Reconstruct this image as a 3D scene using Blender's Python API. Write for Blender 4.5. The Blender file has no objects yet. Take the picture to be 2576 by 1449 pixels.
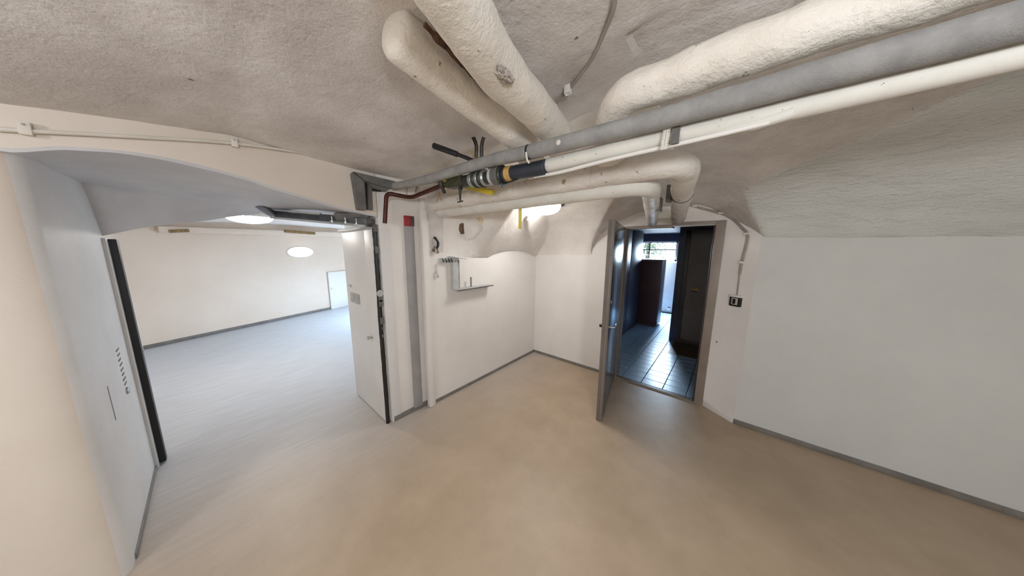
import bpy, bmesh, math, random
from mathutils import Vector, Matrix, noise
random.seed(7)
C = bpy.context.scene.collection
S = bpy.context.scene
# ------------------------------------------------------------------ camera
F_PX, CX, CY, H = 650.0, 1288.0, 724.5, 1.65
def _axes(yaw, pitch, roll):
    cy, sy = math.cos(yaw), math.sin(yaw)
    f = Vector((sy*math.cos(pitch), cy*math.cos(pitch), -math.sin(pitch)))
    r = Vector((cy, -sy, 0)); u = r.cross(f)
    cr, sr = math.cos(roll), math.sin(roll)
    return cr*r+sr*u, -sr*r+cr*u, f
RR, UU, FF = _axes(math.radians(-39.9), math.radians(8.96), math.radians(.41))
cam = bpy.data.objects.new('camera', bpy.data.cameras.new('camera')); C.objects.link(cam)
cam.data.sensor_width = 36; cam.data.lens = F_PX/2576*36; cam.data.clip_start = .02
M3 = Matrix((RR, UU, -FF)).transposed()
cam.matrix_world = Matrix.Translation((0, 0, H)) @ M3.to_4x4()
S.camera = cam
# ------------------------------------------------------------------ colour management, world
S.view_settings.view_transform = 'Standard'; S.view_settings.look = 'None'
S.view_settings.gamma = 1; S.view_settings.use_curve_mapping = False
S.view_settings.exposure = 0.0
w = bpy.data.worlds.new('world'); S.world = w; w.use_nodes = True
bg = w.node_tree.nodes['Background']; bg.inputs[0].default_value = (.62, .80, 1, 1); bg.inputs[1].default_value = 9.0
S.cycles.max_bounces = 10; S.cycles.diffuse_bounces = 6; S.cycles.glossy_bounces = 4
def area(name, loc, size, power, col, rot=(0, 0, 0), spread=180, shape='DISK', sy=None):
    l = bpy.data.lights.new(name, 'AREA'); l.shape = shape; l.size = size
    if sy: l.size_y = sy
    l.energy = power; l.color = col; l.spread = math.radians(spread)
    o = bpy.data.objects.new(name, l); o.location = loc; o.rotation_euler = rot; C.objects.link(o); return o
# two lamps in sight, then two unseen ones added to light the room: (centre of dome, radius, watts, colour)
LAMP_NOOK = ((-1.60, 2.42, 2.10), .20, 38, (1, .97, .94))
LAMP_FAR = ((-4.5, .43, 1.985), .22, 50, (1, .955, .90))
FILL_ROOM = ((1.0, -.55, 1.90), .15, 118, (.90, .95, 1))
FILL_ROOM2 = ((-.8, -2.0, 1.95), .15, 60, (.93, .96, 1))
area('far_fill_light', (-6.2, 3.66, 1.45), 1.3, 85, (.50, .73, 1), (math.radians(38), 0, math.radians(180)), 110, 'RECTANGLE', .7)  # unseen area light added to cool and brighten the far-room floor
area('hall_daylight', (-1.40, 7.55, 1.60), .7, 130, (.60, .79, 1), (math.radians(42), 0, math.radians(180)), 115, 'RECTANGLE', .4)

# ------------------------------------------------------------------ pixel -> point on a known plane of the room
def ray(px, py): return RR*((px-CX)/F_PX) - UU*((py-CY)/F_PX) + FF
EYE = Vector((0, 0, H))
def onp(px, py, ax, v): d = ray(px, py); return EYE + d*((v-EYE[ax])/d[ax])
def PX(px, py, x): return onp(px, py, 0, x)
def PY(px, py, y): return onp(px, py, 1, y)
def PZ(px, py, z): return onp(px, py, 2, z)

# ------------------------------------------------------------------ materials
def lin(c):
    return tuple((v/255/12.92 if v/255 <= .04045 else ((v/255+.055)/1.055)**2.4) for v in c)+(1,)
def mat(name, c1, c2=None, rough=.6, metal=0, scale=6, bump=0, bscale=60, specks=0, spcol=(70, 60, 50), spec=.5, stretch=None, fine=0, fscale=300, contrast=(.35, .65), emit=0, bdist=.01, spscale=26):
    m = bpy.data.materials.new(name); m.use_nodes = True
    nt = m.node_tree; n = nt.nodes; L = nt.links; b = n['Principled BSDF']
    b.inputs['Roughness'].default_value = rough; b.inputs['Metallic'].default_value = metal
    b.inputs['Specular IOR Level'].default_value = spec
    tc = n.new('ShaderNodeTexCoord'); src = tc.outputs['Object']
    if stretch:
        mp = n.new('ShaderNodeMapping'); mp.inputs['Scale'].default_value = stretch; L.new(src, mp.inputs[0]); src = mp.outputs[0]
    col = None
    if c2:
        nz = n.new('ShaderNodeTexNoise'); nz.inputs['Scale'].default_value = scale; nz.inputs['Detail'].default_value = 6; nz.inputs['Roughness'].default_value = .6
        L.new(src, nz.inputs['Vector'])
        rp = n.new('ShaderNodeValToRGB'); rp.color_ramp.elements[0].position = contrast[0]; rp.color_ramp.elements[1].position = contrast[1]
        rp.color_ramp.elements[0].color = lin(c1); rp.color_ramp.elements[1].color = lin(c2)
        L.new(nz.outputs[0], rp.inputs[0]); col = rp.outputs[0]
    if specks:
        nz2 = n.new('ShaderNodeTexNoise'); nz2.inputs['Scale'].default_value = spscale; nz2.inputs['Detail'].default_value = 3
        L.new(src, nz2.inputs['Vector'])
        r2 = n.new('ShaderNodeValToRGB'); r2.color_ramp.elements[0].position = specks; r2.color_ramp.elements[1].position = specks+.03
        L.new(nz2.outputs[0], r2.inputs[0])
        mx = n.new('ShaderNodeMix'); mx.data_type = 'RGBA'
        L.new(r2.outputs[0], mx.inputs[0])
        if col: L.new(col, mx.inputs[6])
        else: mx.inputs[6].default_value = lin(c1)
        mx.inputs[7].default_value = lin(spcol); col = mx.outputs[2]
    if col: L.new(col, b.inputs['Base Color'])
    else: b.inputs['Base Color'].default_value = lin(c1)
    prev = None
    for st, sc in ((bump, bscale), (fine, fscale)):
        if st:
            nb = n.new('ShaderNodeTexNoise'); nb.inputs['Scale'].default_value = sc; nb.inputs['Detail'].default_value = 5; nb.inputs['Roughness'].default_value = .62
            L.new(src, nb.inputs['Vector'])
            bp = n.new('ShaderNodeBump'); bp.inputs['Strength'].default_value = st; bp.inputs['Distance'].default_value = bdist
            L.new(nb.outputs[0], bp.inputs['Height'])
            if prev: L.new(prev, bp.inputs['Normal'])
            prev = bp.outputs[0]
    if prev: L.new(prev, b.inputs['Normal'])
    if emit:
        b.inputs['Emission Color'].default_value = lin(c1); b.inputs['Emission Strength'].default_value = emit
    return m
M = {}
M['ceil'] = mat('ceiling_plaster', (200, 194, 190), (226, 222, 219), .85, scale=2.6, bump=.7, bscale=8, fine=.38, fscale=70, specks=.74, spcol=(140, 122, 106), spec=.2, bdist=.02)
M['nook'] = mat('nook_vault_paint', (222, 216, 210), (234, 230, 226), .7, scale=3, bump=.35, bscale=12, fine=.2, fscale=60, spec=.25, bdist=.015)
M['wall'] = mat('wall_paint', (222, 218, 214), (230, 227, 223), .55, scale=1.5, bump=.12, bscale=14, fine=.08, fscale=160, spec=.3)
M['wall_rough'] = mat('wall_plaster_rough', (204, 206, 203), (218, 220, 217), .75, scale=3, bump=1.0, bscale=9, fine=.4, fscale=60, spec=.25, bdist=.03, stretch=(.45, 1, 1))
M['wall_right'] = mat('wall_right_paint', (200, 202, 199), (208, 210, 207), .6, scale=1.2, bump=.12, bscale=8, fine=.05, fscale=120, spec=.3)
M['wall_left'] = mat('wall_left_paint', (214, 204, 192), (222, 213, 202), .6, scale=1.4, bump=.15, bscale=9, fine=.06, fscale=120, spec=.3)
M['reveal'] = mat('opening_reveal_paint', (212, 211, 210), (222, 221, 220), .5, scale=2, bump=.25, bscale=11, fine=.12, fscale=90, spec=.35)
M['soffit'] = mat('opening_soffit_paint', (190, 189, 192), (206, 205, 206), .5, scale=2.5, bump=.3, bscale=10, fine=.15, fscale=80, spec=.35)
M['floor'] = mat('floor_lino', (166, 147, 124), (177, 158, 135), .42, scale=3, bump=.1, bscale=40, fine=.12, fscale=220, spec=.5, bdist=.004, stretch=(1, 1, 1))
def floor_finish_light(m):
    # paler far-room finish plus its cool light painted into the colour, blended along X
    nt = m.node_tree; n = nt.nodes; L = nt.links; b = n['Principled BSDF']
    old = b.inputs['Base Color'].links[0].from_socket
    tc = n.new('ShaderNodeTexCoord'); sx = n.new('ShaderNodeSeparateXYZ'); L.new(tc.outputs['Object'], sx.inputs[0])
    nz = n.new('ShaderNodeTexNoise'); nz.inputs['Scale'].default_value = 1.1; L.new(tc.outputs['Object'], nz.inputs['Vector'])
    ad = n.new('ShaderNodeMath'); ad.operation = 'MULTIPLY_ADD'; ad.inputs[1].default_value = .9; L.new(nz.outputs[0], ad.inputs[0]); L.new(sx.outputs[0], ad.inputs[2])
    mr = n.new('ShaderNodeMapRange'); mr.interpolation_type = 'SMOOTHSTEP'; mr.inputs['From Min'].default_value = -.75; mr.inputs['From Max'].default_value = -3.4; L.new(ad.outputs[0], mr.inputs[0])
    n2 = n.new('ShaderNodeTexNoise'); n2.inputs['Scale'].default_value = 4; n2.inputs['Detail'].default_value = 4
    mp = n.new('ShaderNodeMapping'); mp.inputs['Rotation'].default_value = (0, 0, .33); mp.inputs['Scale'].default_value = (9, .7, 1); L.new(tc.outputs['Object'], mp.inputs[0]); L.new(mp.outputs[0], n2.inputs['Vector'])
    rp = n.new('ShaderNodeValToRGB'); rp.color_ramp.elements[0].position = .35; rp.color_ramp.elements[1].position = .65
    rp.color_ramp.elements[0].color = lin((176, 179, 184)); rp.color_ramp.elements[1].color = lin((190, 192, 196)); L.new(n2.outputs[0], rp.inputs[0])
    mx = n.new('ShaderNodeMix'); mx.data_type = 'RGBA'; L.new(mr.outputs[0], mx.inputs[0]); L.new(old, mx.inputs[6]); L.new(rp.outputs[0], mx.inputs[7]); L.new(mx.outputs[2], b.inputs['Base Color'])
floor_finish_light(M['floor'])
M['base'] = mat('baseboard_grey', (112, 108, 104), (128, 124, 120), .45, scale=8)
M['pipe'] = mat('pipe_plaster_white', (226, 219, 208), (238, 233, 224), .6, scale=5, bump=.7, bscale=13, fine=.5, fscale=75, specks=.73, spcol=(150, 136, 118), spec=.3, bdist=.012)
M['pipe_pale'] = mat('pipe_pale_paint', (208, 206, 198), (222, 220, 213), .5, scale=6, bump=.2, bscale=25, specks=.7, spcol=(150, 138, 122), spec=.35, bdist=.006, spscale=60)
M['foam'] = mat('pipe_foam_grey', (138, 137, 136), (160, 159, 157), .6, scale=14, bump=.5, bscale=220, spec=.35, bdist=.004, fine=.5, fscale=420)
M['foam_dark'] = mat('foam_dark_grey', (92, 90, 88), (112, 110, 107), .6, scale=10, bump=.2, bscale=120, bdist=.004)
M['groove'] = mat('groove_black', (30, 30, 30), None, .7)
M['black'] = mat('black_rubber', (20, 19, 20), None, .5)
M['black_pipe'] = mat('black_pipe_plastic', (36, 42, 52), (46, 52, 62), .38, scale=12)
M['brass'] = mat('old_brass', (58, 62, 50), (92, 88, 66), .45, .6, scale=30, bump=.2, bscale=60)
M['copper'] = mat('old_copper', (92, 44, 30), (64, 40, 34), .42, .55, scale=18)
M['steel'] = mat('clamp_steel', (150, 152, 152), (180, 182, 182), .35, .8, scale=30)
M['ringdark'] = mat('fitting_dark', (44, 46, 44), (66, 66, 60), .45, .4, scale=30)
M['yellow'] = mat('yellow_paint', (196, 176, 40), (208, 188, 62), .5, scale=9)
M['yellow_pale'] = mat('yellow_pale_plastic', (222, 208, 96), (228, 214, 112), .5, scale=9)
M['label'] = mat('label_ochre', (176, 134, 66), (206, 172, 104), .6, scale=40)
M['cable'] = mat('cable_painted', (206, 200, 190), (216, 210, 201), .55, scale=9, bump=.2, bscale=40)
M['cable_grey'] = mat('cable_grey', (150, 142, 134), (164, 156, 148), .55, scale=9)
M['white'] = mat('white_plastic', (224, 222, 218), None, .4)
M['red'] = mat('red_box', (176, 46, 50), (120, 40, 44), .5, scale=60)
M['doorwhite'] = mat('door_white_laminate', (214, 210, 206), (222, 219, 215), .4, scale=2, bump=.04, bscale=12)
M['frame_grey'] = mat('steel_frame_grey', (84, 84, 88), (110, 110, 114), .35, .35, scale=6, bump=.08, bscale=20)
M['frame_light'] = mat('frame_light_grey', (170, 172, 172), (186, 188, 188), .4, scale=8)
M['leaf'] = mat('door_dark_laminate', (54, 50, 50), (66, 60, 58), .22, scale=5, spec=.6)
M['leafedge'] = mat('door_edge_grey', (104, 97, 92), (116, 109, 103), .45, scale=6)
M['jamb'] = mat('door_frame_taupe', (128, 116, 106), (142, 130, 119), .45, scale=4)
M['jamb_in'] = mat('door_frame_dark', (66, 54, 54), (78, 64, 62), .45, scale=4)
M['chrome'] = mat('chrome', (200, 200, 200), None, .2, 1)
M['tile'] = mat('hall_tile', (146, 180, 210), (164, 194, 220), .32, scale=5, bump=.05, bscale=30, spec=.55)
M['grout'] = mat('tile_grout', (56, 60, 68), None, .8)
M['hallwall'] = mat('hall_wall', (176, 168, 160), (186, 178, 170), .6, scale=3)
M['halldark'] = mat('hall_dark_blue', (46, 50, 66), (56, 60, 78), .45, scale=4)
M['cabred'] = mat('cupboard_dark_red', (64, 36, 38), (78, 44, 44), .4, scale=4)
M['halldoor'] = mat('hall_door_taupe', (120, 106, 96), (132, 118, 107), .5, scale=3)
M['hallfloor'] = mat('hall_floor_brown', (106, 84, 68), (118, 95, 78), .5, scale=6)
M['wood'] = mat('old_timber', (104, 80, 46), (160, 132, 84), .6, scale=9, stretch=(1, 6, 1))
M['hole'] = mat('hole_brick_brown', (88, 70, 54), (128, 106, 84), .9, scale=30, bump=.6, bscale=40)
M['stain'] = mat('plaster_stain', (206, 186, 150), (222, 208, 184), .8, scale=30, bump=.4, bscale=50)
M['flaky'] = mat('pipe_flaking_paint', (222, 216, 208), (236, 231, 224), .6, scale=5, bump=.9, bscale=22, fine=.6, fscale=90, specks=.66, spcol=(176, 158, 126), spec=.3, bdist=.012, spscale=18)
M['dirt'] = mat('dust_grey', (96, 90, 84), (140, 132, 122), .95, scale=30, bump=.8, bscale=40)
M['glass'] = None
g = bpy.data.materials.new('window_glass'); g.use_nodes = True
gb = g.node_tree.nodes['Principled BSDF']; gb.inputs['Transmission Weight'].default_value = 1; gb.inputs['Roughness'].default_value = 0; gb.inputs['IOR'].default_value = 1.05
M['glass'] = g
M['leafgreen'] = mat('foliage', (60, 76, 48), (110, 124, 92), .7, scale=9)
M['trunk'] = mat('bark', (70, 60, 50), None, .9)
def lampmat(name, col, st):
    m = bpy.data.materials.new(name); m.use_nodes = True; b = m.node_tree.nodes['Principled BSDF']
    b.inputs['Base Color'].default_value = (.9, .9, .9, 1); b.inputs['Emission Color'].default_value = (*col, 1); b.inputs['Emission Strength'].default_value = st
    return m

# ------------------------------------------------------------------ mesh helpers
def link(name, me, m, parent=None, smooth=True):
    o = bpy.data.objects.new(name, me); C.objects.link(o)
    for mm in (m if isinstance(m, (list, tuple)) else [m]): me.materials.append(mm)
    if smooth:
        for p in me.polygons: p.use_smooth = True
        me.set_sharp_from_angle(angle=math.radians(38))
    if parent:
        o.parent = parent
        o.matrix_parent_inverse = parent.matrix_basis.inverted()
    return o
def obj(name, bm, m, parent=None, smooth=True):
    bmesh.ops.recalc_face_normals(bm, faces=bm.faces)
    me = bpy.data.meshes.new(name); bm.to_mesh(me); bm.free(); return link(name, me, m, parent, smooth)
def data(name, v, f, m, parent=None, smooth=True):
    me = bpy.data.meshes.new(name); me.from_pydata([tuple(p) for p in v], [], f); me.update(); return link(name, me, m, parent, smooth)
def tag(o, label, cat, group=None):
    o['label'] = label; o['category'] = cat
    if group: o['group'] = group
    return o
def st(o): o['kind'] = 'structure'; return o
def empty(name, loc, label=None, cat=None, group=None):
    o = bpy.data.objects.new(name, None); C.objects.link(o); o.location = loc; o.empty_display_size = .05
    if label: tag(o, label, cat, group)
    return o
def add_box(bm, lo, hi, bevel=0, mtx=None):
    r = bmesh.ops.create_cube(bm, size=1)
    lo, hi = Vector(lo), Vector(hi)
    bmesh.ops.scale(bm, vec=hi-lo, verts=r['verts']); bmesh.ops.translate(bm, vec=(lo+hi)/2, verts=r['verts'])
    if mtx: bmesh.ops.transform(bm, matrix=mtx, verts=r['verts'])
    if bevel:
        es = {e for v in r['verts'] for e in v.link_edges}
        bmesh.ops.bevel(bm, geom=list(es), offset=bevel, segments=2, affect='EDGES', profile=.6)
def box(name, lo, hi, m, parent=None, bevel=0, mtx=None):
    bm = bmesh.new(); add_box(bm, lo, hi, bevel, mtx); return obj(name, bm, m, parent)
def bar_mtx(p, q, up=(0, 0, 1)):
    p, q = Vector(p), Vector(q); x = (q-p).normalized(); z = Vector(up); z = (z-x*z.dot(x)).normalized(); y = z.cross(x)
    m = Matrix((x, y, z)).transposed().to_4x4(); m.translation = p; return m, (q-p).length
def add_bar(bm, p, q, wd, th, up=(0, 0, 1), bevel=0):
    m, l = bar_mtx(p, q, up); add_box(bm, (0, -wd/2, -th/2), (l, wd/2, th/2), bevel, m)
def bar(name, p, q, wd, th, m, parent=None, up=(0, 0, 1), bevel=0):
    bm = bmesh.new(); add_bar(bm, p, q, wd, th, up, bevel); return obj(name, bm, m, parent)
def smooth_path(pts, n=6):
    P = [Vector(p) for p in pts]
    if len(P) < 3: return P
    out = []
    for i in range(len(P)-1):
        p0 = P[i-1] if i else P[0]*2-P[1]; p1, p2 = P[i], P[i+1]; p3 = P[i+2] if i+2 < len(P) else P[-1]*2-P[-2]
        for k in range(n):
            t = k/n
            out.append(.5*((2*p1)+(p2-p0)*t+(2*p0-5*p1+4*p2-p3)*t*t+(3*p1-p0-3*p2+p3)*t**3))
    return out+[P[-1]]
def fillet(pts, r, n=8):
    P = [Vector(p) for p in pts]; out = [P[0]]
    for i in range(1, len(P)-1):
        a, b, c = P[i-1], P[i], P[i+1]; d1 = (a-b); d2 = (c-b)
        k = min(r, d1.length*.49, d2.length*.49); s = b+d1.normalized()*k; e = b+d2.normalized()*k
        for j in range(n+1):
            t = j/n; out.append(s*(1-t)**2+b*2*t*(1-t)+e*t*t)
    return out+[P[-1]]
def densify(pts, step):
    out = [pts[0]]
    for a, b in zip(pts, pts[1:]):
        k = max(1, int((b-a).length/step))
        for j in range(1, k+1): out.append(a.lerp(b, j/k))
    return out
def add_tube(bm, pts, rad, n=16, wob=0, wsc=6, capround=(0, 0)):
    P = [Vector(p) for p in pts]; N = len(P)
    R = rad if isinstance(rad, (list, tuple)) else [rad]*N
    t0 = (P[1]-P[0]).normalized(); a = Vector((0, 0, 1)) if abs(t0.z) < .9 else Vector((1, 0, 0))
    u = (a-t0*a.dot(t0)).normalized(); rings = []
    def ring(c, t, r):
        nonlocal u
        u = (u-t*u.dot(t)).normalized(); v = t.cross(u); vs = []
        for k in range(n):
            an = 2*math.pi*k/n; d = u*math.cos(an)+v*math.sin(an); p = c+d*r
            if wob: p = p+d*wob*(noise.noise(p*wsc)+.5*noise.noise(p*wsc*3.1)+.28*noise.noise(p*wsc*9))
            vs.append(bm.verts.new(p))
        rings.append(vs)
    if capround[0]:
        for k in range(6, 0, -1):
            an = k/6*math.pi/2*.96; ring(P[0]-t0*R[0]*math.sin(an)*capround[0], t0, R[0]*math.cos(an))
    for i in range(N):
        t = ((P[min(i+1, N-1)]-P[i]).normalized()+(P[i]-P[max(i-1, 0)]).normalized()) if 0 < i < N-1 else (P[1]-P[0] if i == 0 else P[-1]-P[-2])
        ring(P[i], t.normalized(), R[i])
    if capround[1]:
        t1 = (P[-1]-P[-2]).normalized()
        for k in range(1, 7):
            an = k/6*math.pi/2*.96; ring(P[-1]+t1*R[-1]*math.sin(an)*capround[1], t1, R[-1]*math.cos(an))
    for a_, b_ in zip(rings, rings[1:]):
        for k in range(n): bm.faces.new((a_[k], a_[(k+1) % n], b_[(k+1) % n], b_[k]))
    bm.faces.new(rings[0][::-1]); bm.faces.new(rings[-1])
def tube(name, pts, rad, m, parent=None, **k):
    bm = bmesh.new(); add_tube(bm, pts, rad, **k); return obj(name, bm, m, parent)
def add_lathe(bm, prof, p, axis, n=24):
    ax = Vector(axis).normalized(); a = Vector((0, 0, 1)) if abs(ax.z) < .9 else Vector((1, 0, 0))
    u = (a-ax*a.dot(ax)).normalized(); v = ax.cross(u); p = Vector(p); rings = []
    for r, h in prof:
        rings.append([bm.verts.new(p+ax*h+(u*math.cos(2*math.pi*k/n)+v*math.sin(2*math.pi*k/n))*max(r, 1e-4)) for k in range(n)])
    for a_, b_ in zip(rings, rings[1:]):
        for k in range(n): bm.faces.new((a_[k], a_[(k+1) % n], b_[(k+1) % n], b_[k]))
    bm.faces.new(rings[0][::-1]); bm.faces.new(rings[-1])
def lathe(name, prof, p, axis, m, parent=None, n=24):
    bm = bmesh.new(); add_lathe(bm, prof, p, axis, n); return obj(name, bm, m, parent)
def extr(name, poly, d, m, parent=None, bevel=0):
    """prism: polygon (3D points) pushed along vector d"""
    bm = bmesh.new(); vs = [bm.verts.new(p) for p in poly]; f = bm.faces.new(vs)
    r = bmesh.ops.extrude_face_region(bm, geom=[f]); bmesh.ops.translate(bm, vec=Vector(d), verts=[e for e in r['geom'] if isinstance(e, bmesh.types.BMVert)])
    if bevel: bmesh.ops.bevel(bm, geom=bm.edges[:], offset=bevel, segments=2, affect='EDGES')
    return obj(name, bm, m, parent)
def interp(x, tab):
    if x <= tab[0][0]: return tab[0][1]
    for (a, va), (b, vb) in zip(tab, tab[1:]):
        if x <= b: t = (x-a)/(b-a); return va+(vb-va)*t
    return tab[-1][1]
def sinterp(x, tab):
    if x <= tab[0][0]: return tab[0][1]
    for (a, va), (b, vb) in zip(tab, tab[1:]):
        if x <= b: t = (x-a)/(b-a); t = t*t*(3-2*t); return va+(vb-va)*t
    return tab[-1][1]

def cinterp(x, tab):
    n = len(tab)
    if x <= tab[0][0]: return tab[0][1]
    for i in range(n-1):
        (a, va), (b, vb) = tab[i], tab[i+1]
        if x <= b:
            t = (x-a)/(b-a)
            m0 = ((vb-tab[i-1][1])/(b-tab[i-1][0]) if i else (vb-va)/(b-a))*(b-a)
            m1 = ((tab[i+2][1]-va)/(tab[i+2][0]-a) if i+2 < n else (vb-va)/(b-a))*(b-a)
            return (2*t**3-3*t*t+1)*va+(t**3-2*t*t+t)*m0+(-2*t**3+3*t*t)*vb+(t**3-t*t)*m1
    return tab[-1][1]

# ------------------------------------------------------------------ the vaulted ceiling (one height field over the room and the nook)
def z_main(x, y):
    zx = interp(x, [(-2.5, 2.2), (-2.1, 2.265), (-1.7, 2.31), (-1.35, 2.37), (-.9, 2.43), (-.45, 2.49), (.2, 2.55), (1, 2.58), (4, 2.55)])
    drop = interp(y, [(-1.5, .14), (-.42, .10), (.18, 0)])*sinterp(x, [(-2.1, 1), (-1.2, 0)])
    return zx-drop
def z_web(x, y):
    spring = sinterp(x, [(-1.1, 1.46), (.1, 1.75)]); yw = sinterp(x, [(-.9, 3.26), (.15, 3.11)])
    zm = z_main(x, y)
    if y <= 1.5: return zm
    t = min(1, (y-1.5)/(yw-1.5)); return spring+(zm-spring)*math.sqrt(max(0, 1-t*t))
AP = [(0, 2.10), (.52, 2.27), (.95, 2.37), (1.3, 2.44), (1.95, 2.51)]
def z_lunette_left(x, y):
    t = max(0, 3.25-y); dx = x+.40; ap = interp(t, AP)
    q = dx/interp(t, [(0, .98), (.3, .99), (.6, 1.0), (.9, 1.05), (1.8, 1.4)])
    return 1.56+(ap-1.56)*math.sqrt(1-q*q) if abs(q) < 1 else 0
YCR = [(.07, 2.73), (.34, 2.62), (.61, 2.52), (.89, 2.40), (1.5, 2.18), (2.3, 1.9), (4.2, 1.6)]   # groin of the right-hand web
def right_side(x, y):
    """door lunette, right-hand web and the crown between them; second value 1 on the web"""
    t = max(0, 3.25-y); dx = x+.40; c = interp(t, [(0, 1.29), (.52, .68), (.95, .2), (1.5, 0)])
    lun = interp(t, AP)-c*dx*dx
    yc = interp(x, YCR)
    dw = max(0, 3.1-y); web = 1.725+dw+.025*(1-math.exp(-dw/.05))+.08*math.sin(max(0, min(1, dw/(3.1-yc)))*math.pi)
    if x <= .07: return (web, 1) if (x > -.06 and y > 2.73 and web > lun) else (lun, 0)
    if y > yc: return (web, 1) if web > lun or x > .22 else (lun, 0)
    zc = 1.75+3.1-yc; zm = z_main(x, y); u = max(0, min(1, (yc-y)/max(.1, yc-1.2)))
    if zc > zm-.02: zc = zm-.02
    return zc+(zm-zc)*(1-(1-u)**2), 0
def z_ceiling(x, y):
    if x > -.40:
        return right_side(x, y)[0] if y > 1.2 else z_main(x, y)
    z = z_web(x, y)
    if y > 1.3: z = max(z, min(z_lunette_left(x, y), z_main(x, y)))
    if y > 1.36 and x < -1.2:
        d = max(0, x+2.25)
        s = 1.05+18*max(0, (2.12-y)/.6)**2
        z = min(z, 1.52+d*s) if y > 1.4 else z
        hw = .53*(1-d/.46); yc = 2.72-.75*d
        if hw > .02 and abs(y-yc) < hw:
            zg = 1.47+.13*math.sqrt(1-((y-yc)/hw)**2)+.95*d
            z = max(z, zg)
    return z
def build_ceiling():
    x0, x1, y0, y1 = -2.42, 4.1, -3.6, 3.34
    xs = []; x = x0
    while x < x1: xs.append(x); x += .02 if x < 1.3 else .05
    ys = []; y = y0
    while y < y1: ys.append(y); y += .05 if y < -.9 else .02
    v = []; nx, ny = len(xs), len(ys)
    for x in xs:
        for y in ys:
            z = z_ceiling(x, y); p = Vector((x, y, z))
            rough = sinterp(x, [(-1.3, .35), (-.6, 1)])
            dz = .010*noise.noise(p*1.7)+rough*(.007*noise.noise(p*7)+.004*noise.noise(p*19)+.002*noise.noise(p*43))
            v.append((x, y, z+dz))
    f = [(i*ny+j, i*ny+j+1, (i+1)*ny+j+1, (i+1)*ny+j) for i in range(nx-1) for j in range(ny-1)]
    o = data('ceiling', v, f, [M['ceil'], M['wall_rough'], M['nook']])
    for p in o.data.polygons:
        c = p.center
        if c.y > 1.5 and c.x > -.06 and right_side(c.x, c.y)[1]: p.material_index = 1
        elif c.y > 1.6 and c.x < -.4 and (c.x < -1.25 or z_web(c.x, c.y) >= z_lunette_left(c.x, c.y)): p.material_index = 2
    return st(o)
build_ceiling()
st(box('sky_block_slab', (-9.2, -3.8, 2.75), (4.3, 8.2, 2.85), M['ceil']))  # unseen slab added above everything to block the sky

# ------------------------------------------------------------------ floor
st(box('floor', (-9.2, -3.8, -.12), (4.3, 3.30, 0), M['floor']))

# ------------------------------------------------------------------ left wall with the deep arched opening
XL, XB = -2.12, -3.15
def xnear(y): return sinterp(y, [(-.41, XL), (.95, -2.29)]) if y > -.41 else XL
ZN = [(-.41, 1.99), (-.3, 2.03), (-.07, 2.055), (.18, 2.03), (.34, 1.995), (.71, 1.925), (.98, 1.89)]
ZF = [(-.41, 1.70), (-.25, 1.765), (-.02, 1.82), (.21, 1.88), (.47, 1.945), (.7, 1.965), (.98, 1.94)]
ZM = [(-.41, 2.005), (-.2, 1.985), (.1, 1.965), (.47, 1.965), (.7, 1.97), (.98, 1.945)]
def wall_left():
    # left block, its near vertical arris softly rounded
    prof = [(XB, -.40), (XB, -3.7), (XL, -3.7)]
    r = .16
    for k in range(9):
        a = k/8*math.pi/2; prof.append((XL-r*.5+r*.5*math.cos(a), -.41-r+r*math.sin(a)))
    zs = [0, .4, .8, 1.2, 1.6, 2.0, 2.4]
    v = []; n = len(prof)
    for z in zs:
        for x, y in prof: v.append((x, y, z))
    f = [(i*n+k, i*n+(k+1) % n, (i+1)*n+(k+1) % n, (i+1)*n+k) for i in range(len(zs)-1) for k in range(n)]
    f.append(tuple(range((len(zs)-1)*n, len(zs)*n)))
    o = data('wall_left', v, f, [M['wall_left'], M['reveal']])
    for p in o.data.polygons:
        c = p.center
        if c.y > -.50 and c.x < XL-.03: p.material_index = 1
    return st(o)
WL = wall_left()
def opening_header():
    ys = [-.57+1.55*k/60 for k in range(61)]; xs_n = 30
    v = []; f = []; mi = []
    def wob(p, a): return a*noise.noise(Vector(p)*4)+a*.5*noise.noise(Vector(p)*11)
    for y in ys:
        yy = max(y, -.41); xn = xnear(yy); zn = cinterp(yy, ZN); zf = cinterp(yy, ZF)
        row = [(xn, y, 2.45), (xn, y, (zn+2.45)/2), (xn, y, zn+.015)]
        for k in range(xs_n+1):
            t = k/xs_n; x = xn+(XB-xn)*t; zmid = cinterp(yy, ZM); tk = .80
            zz = zn+(zmid-zn)*t/tk if t < tk else zmid+(zf-zmid)*((t-tk)/(1-tk))**1.3
            row.append((x, y, zz+wob((x, y, zz), .006)))
        row += [(XB, y, zf+.3), (XB, y, 2.45)]
        v += row; m_ = len(row)
    for i in range(len(ys)-1):
        for k in range(m_-1):
            f.append((i*m_+k, (i+1)*m_+k, (i+1)*m_+k+1, i*m_+k+1)); mi.append(0 if k < 2 else 1)
    o = data('wall_left.001', v, f, [M['wall_left'], M['soffit']])
    for p, a in zip(o.data.polygons, mi): p.material_index = a
    return st(o)
opening_header()
st(box('wall_left.002', (-3.10, .985, 0), (-2.29, 1.37, 2.45), M['wall'], bevel=.012))      # pillar
st(box('wall_left.003', (-3.10, 1.37, 0), (-2.25, 3.42, 2.45), M['wall']))                  # nook side wall
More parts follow.
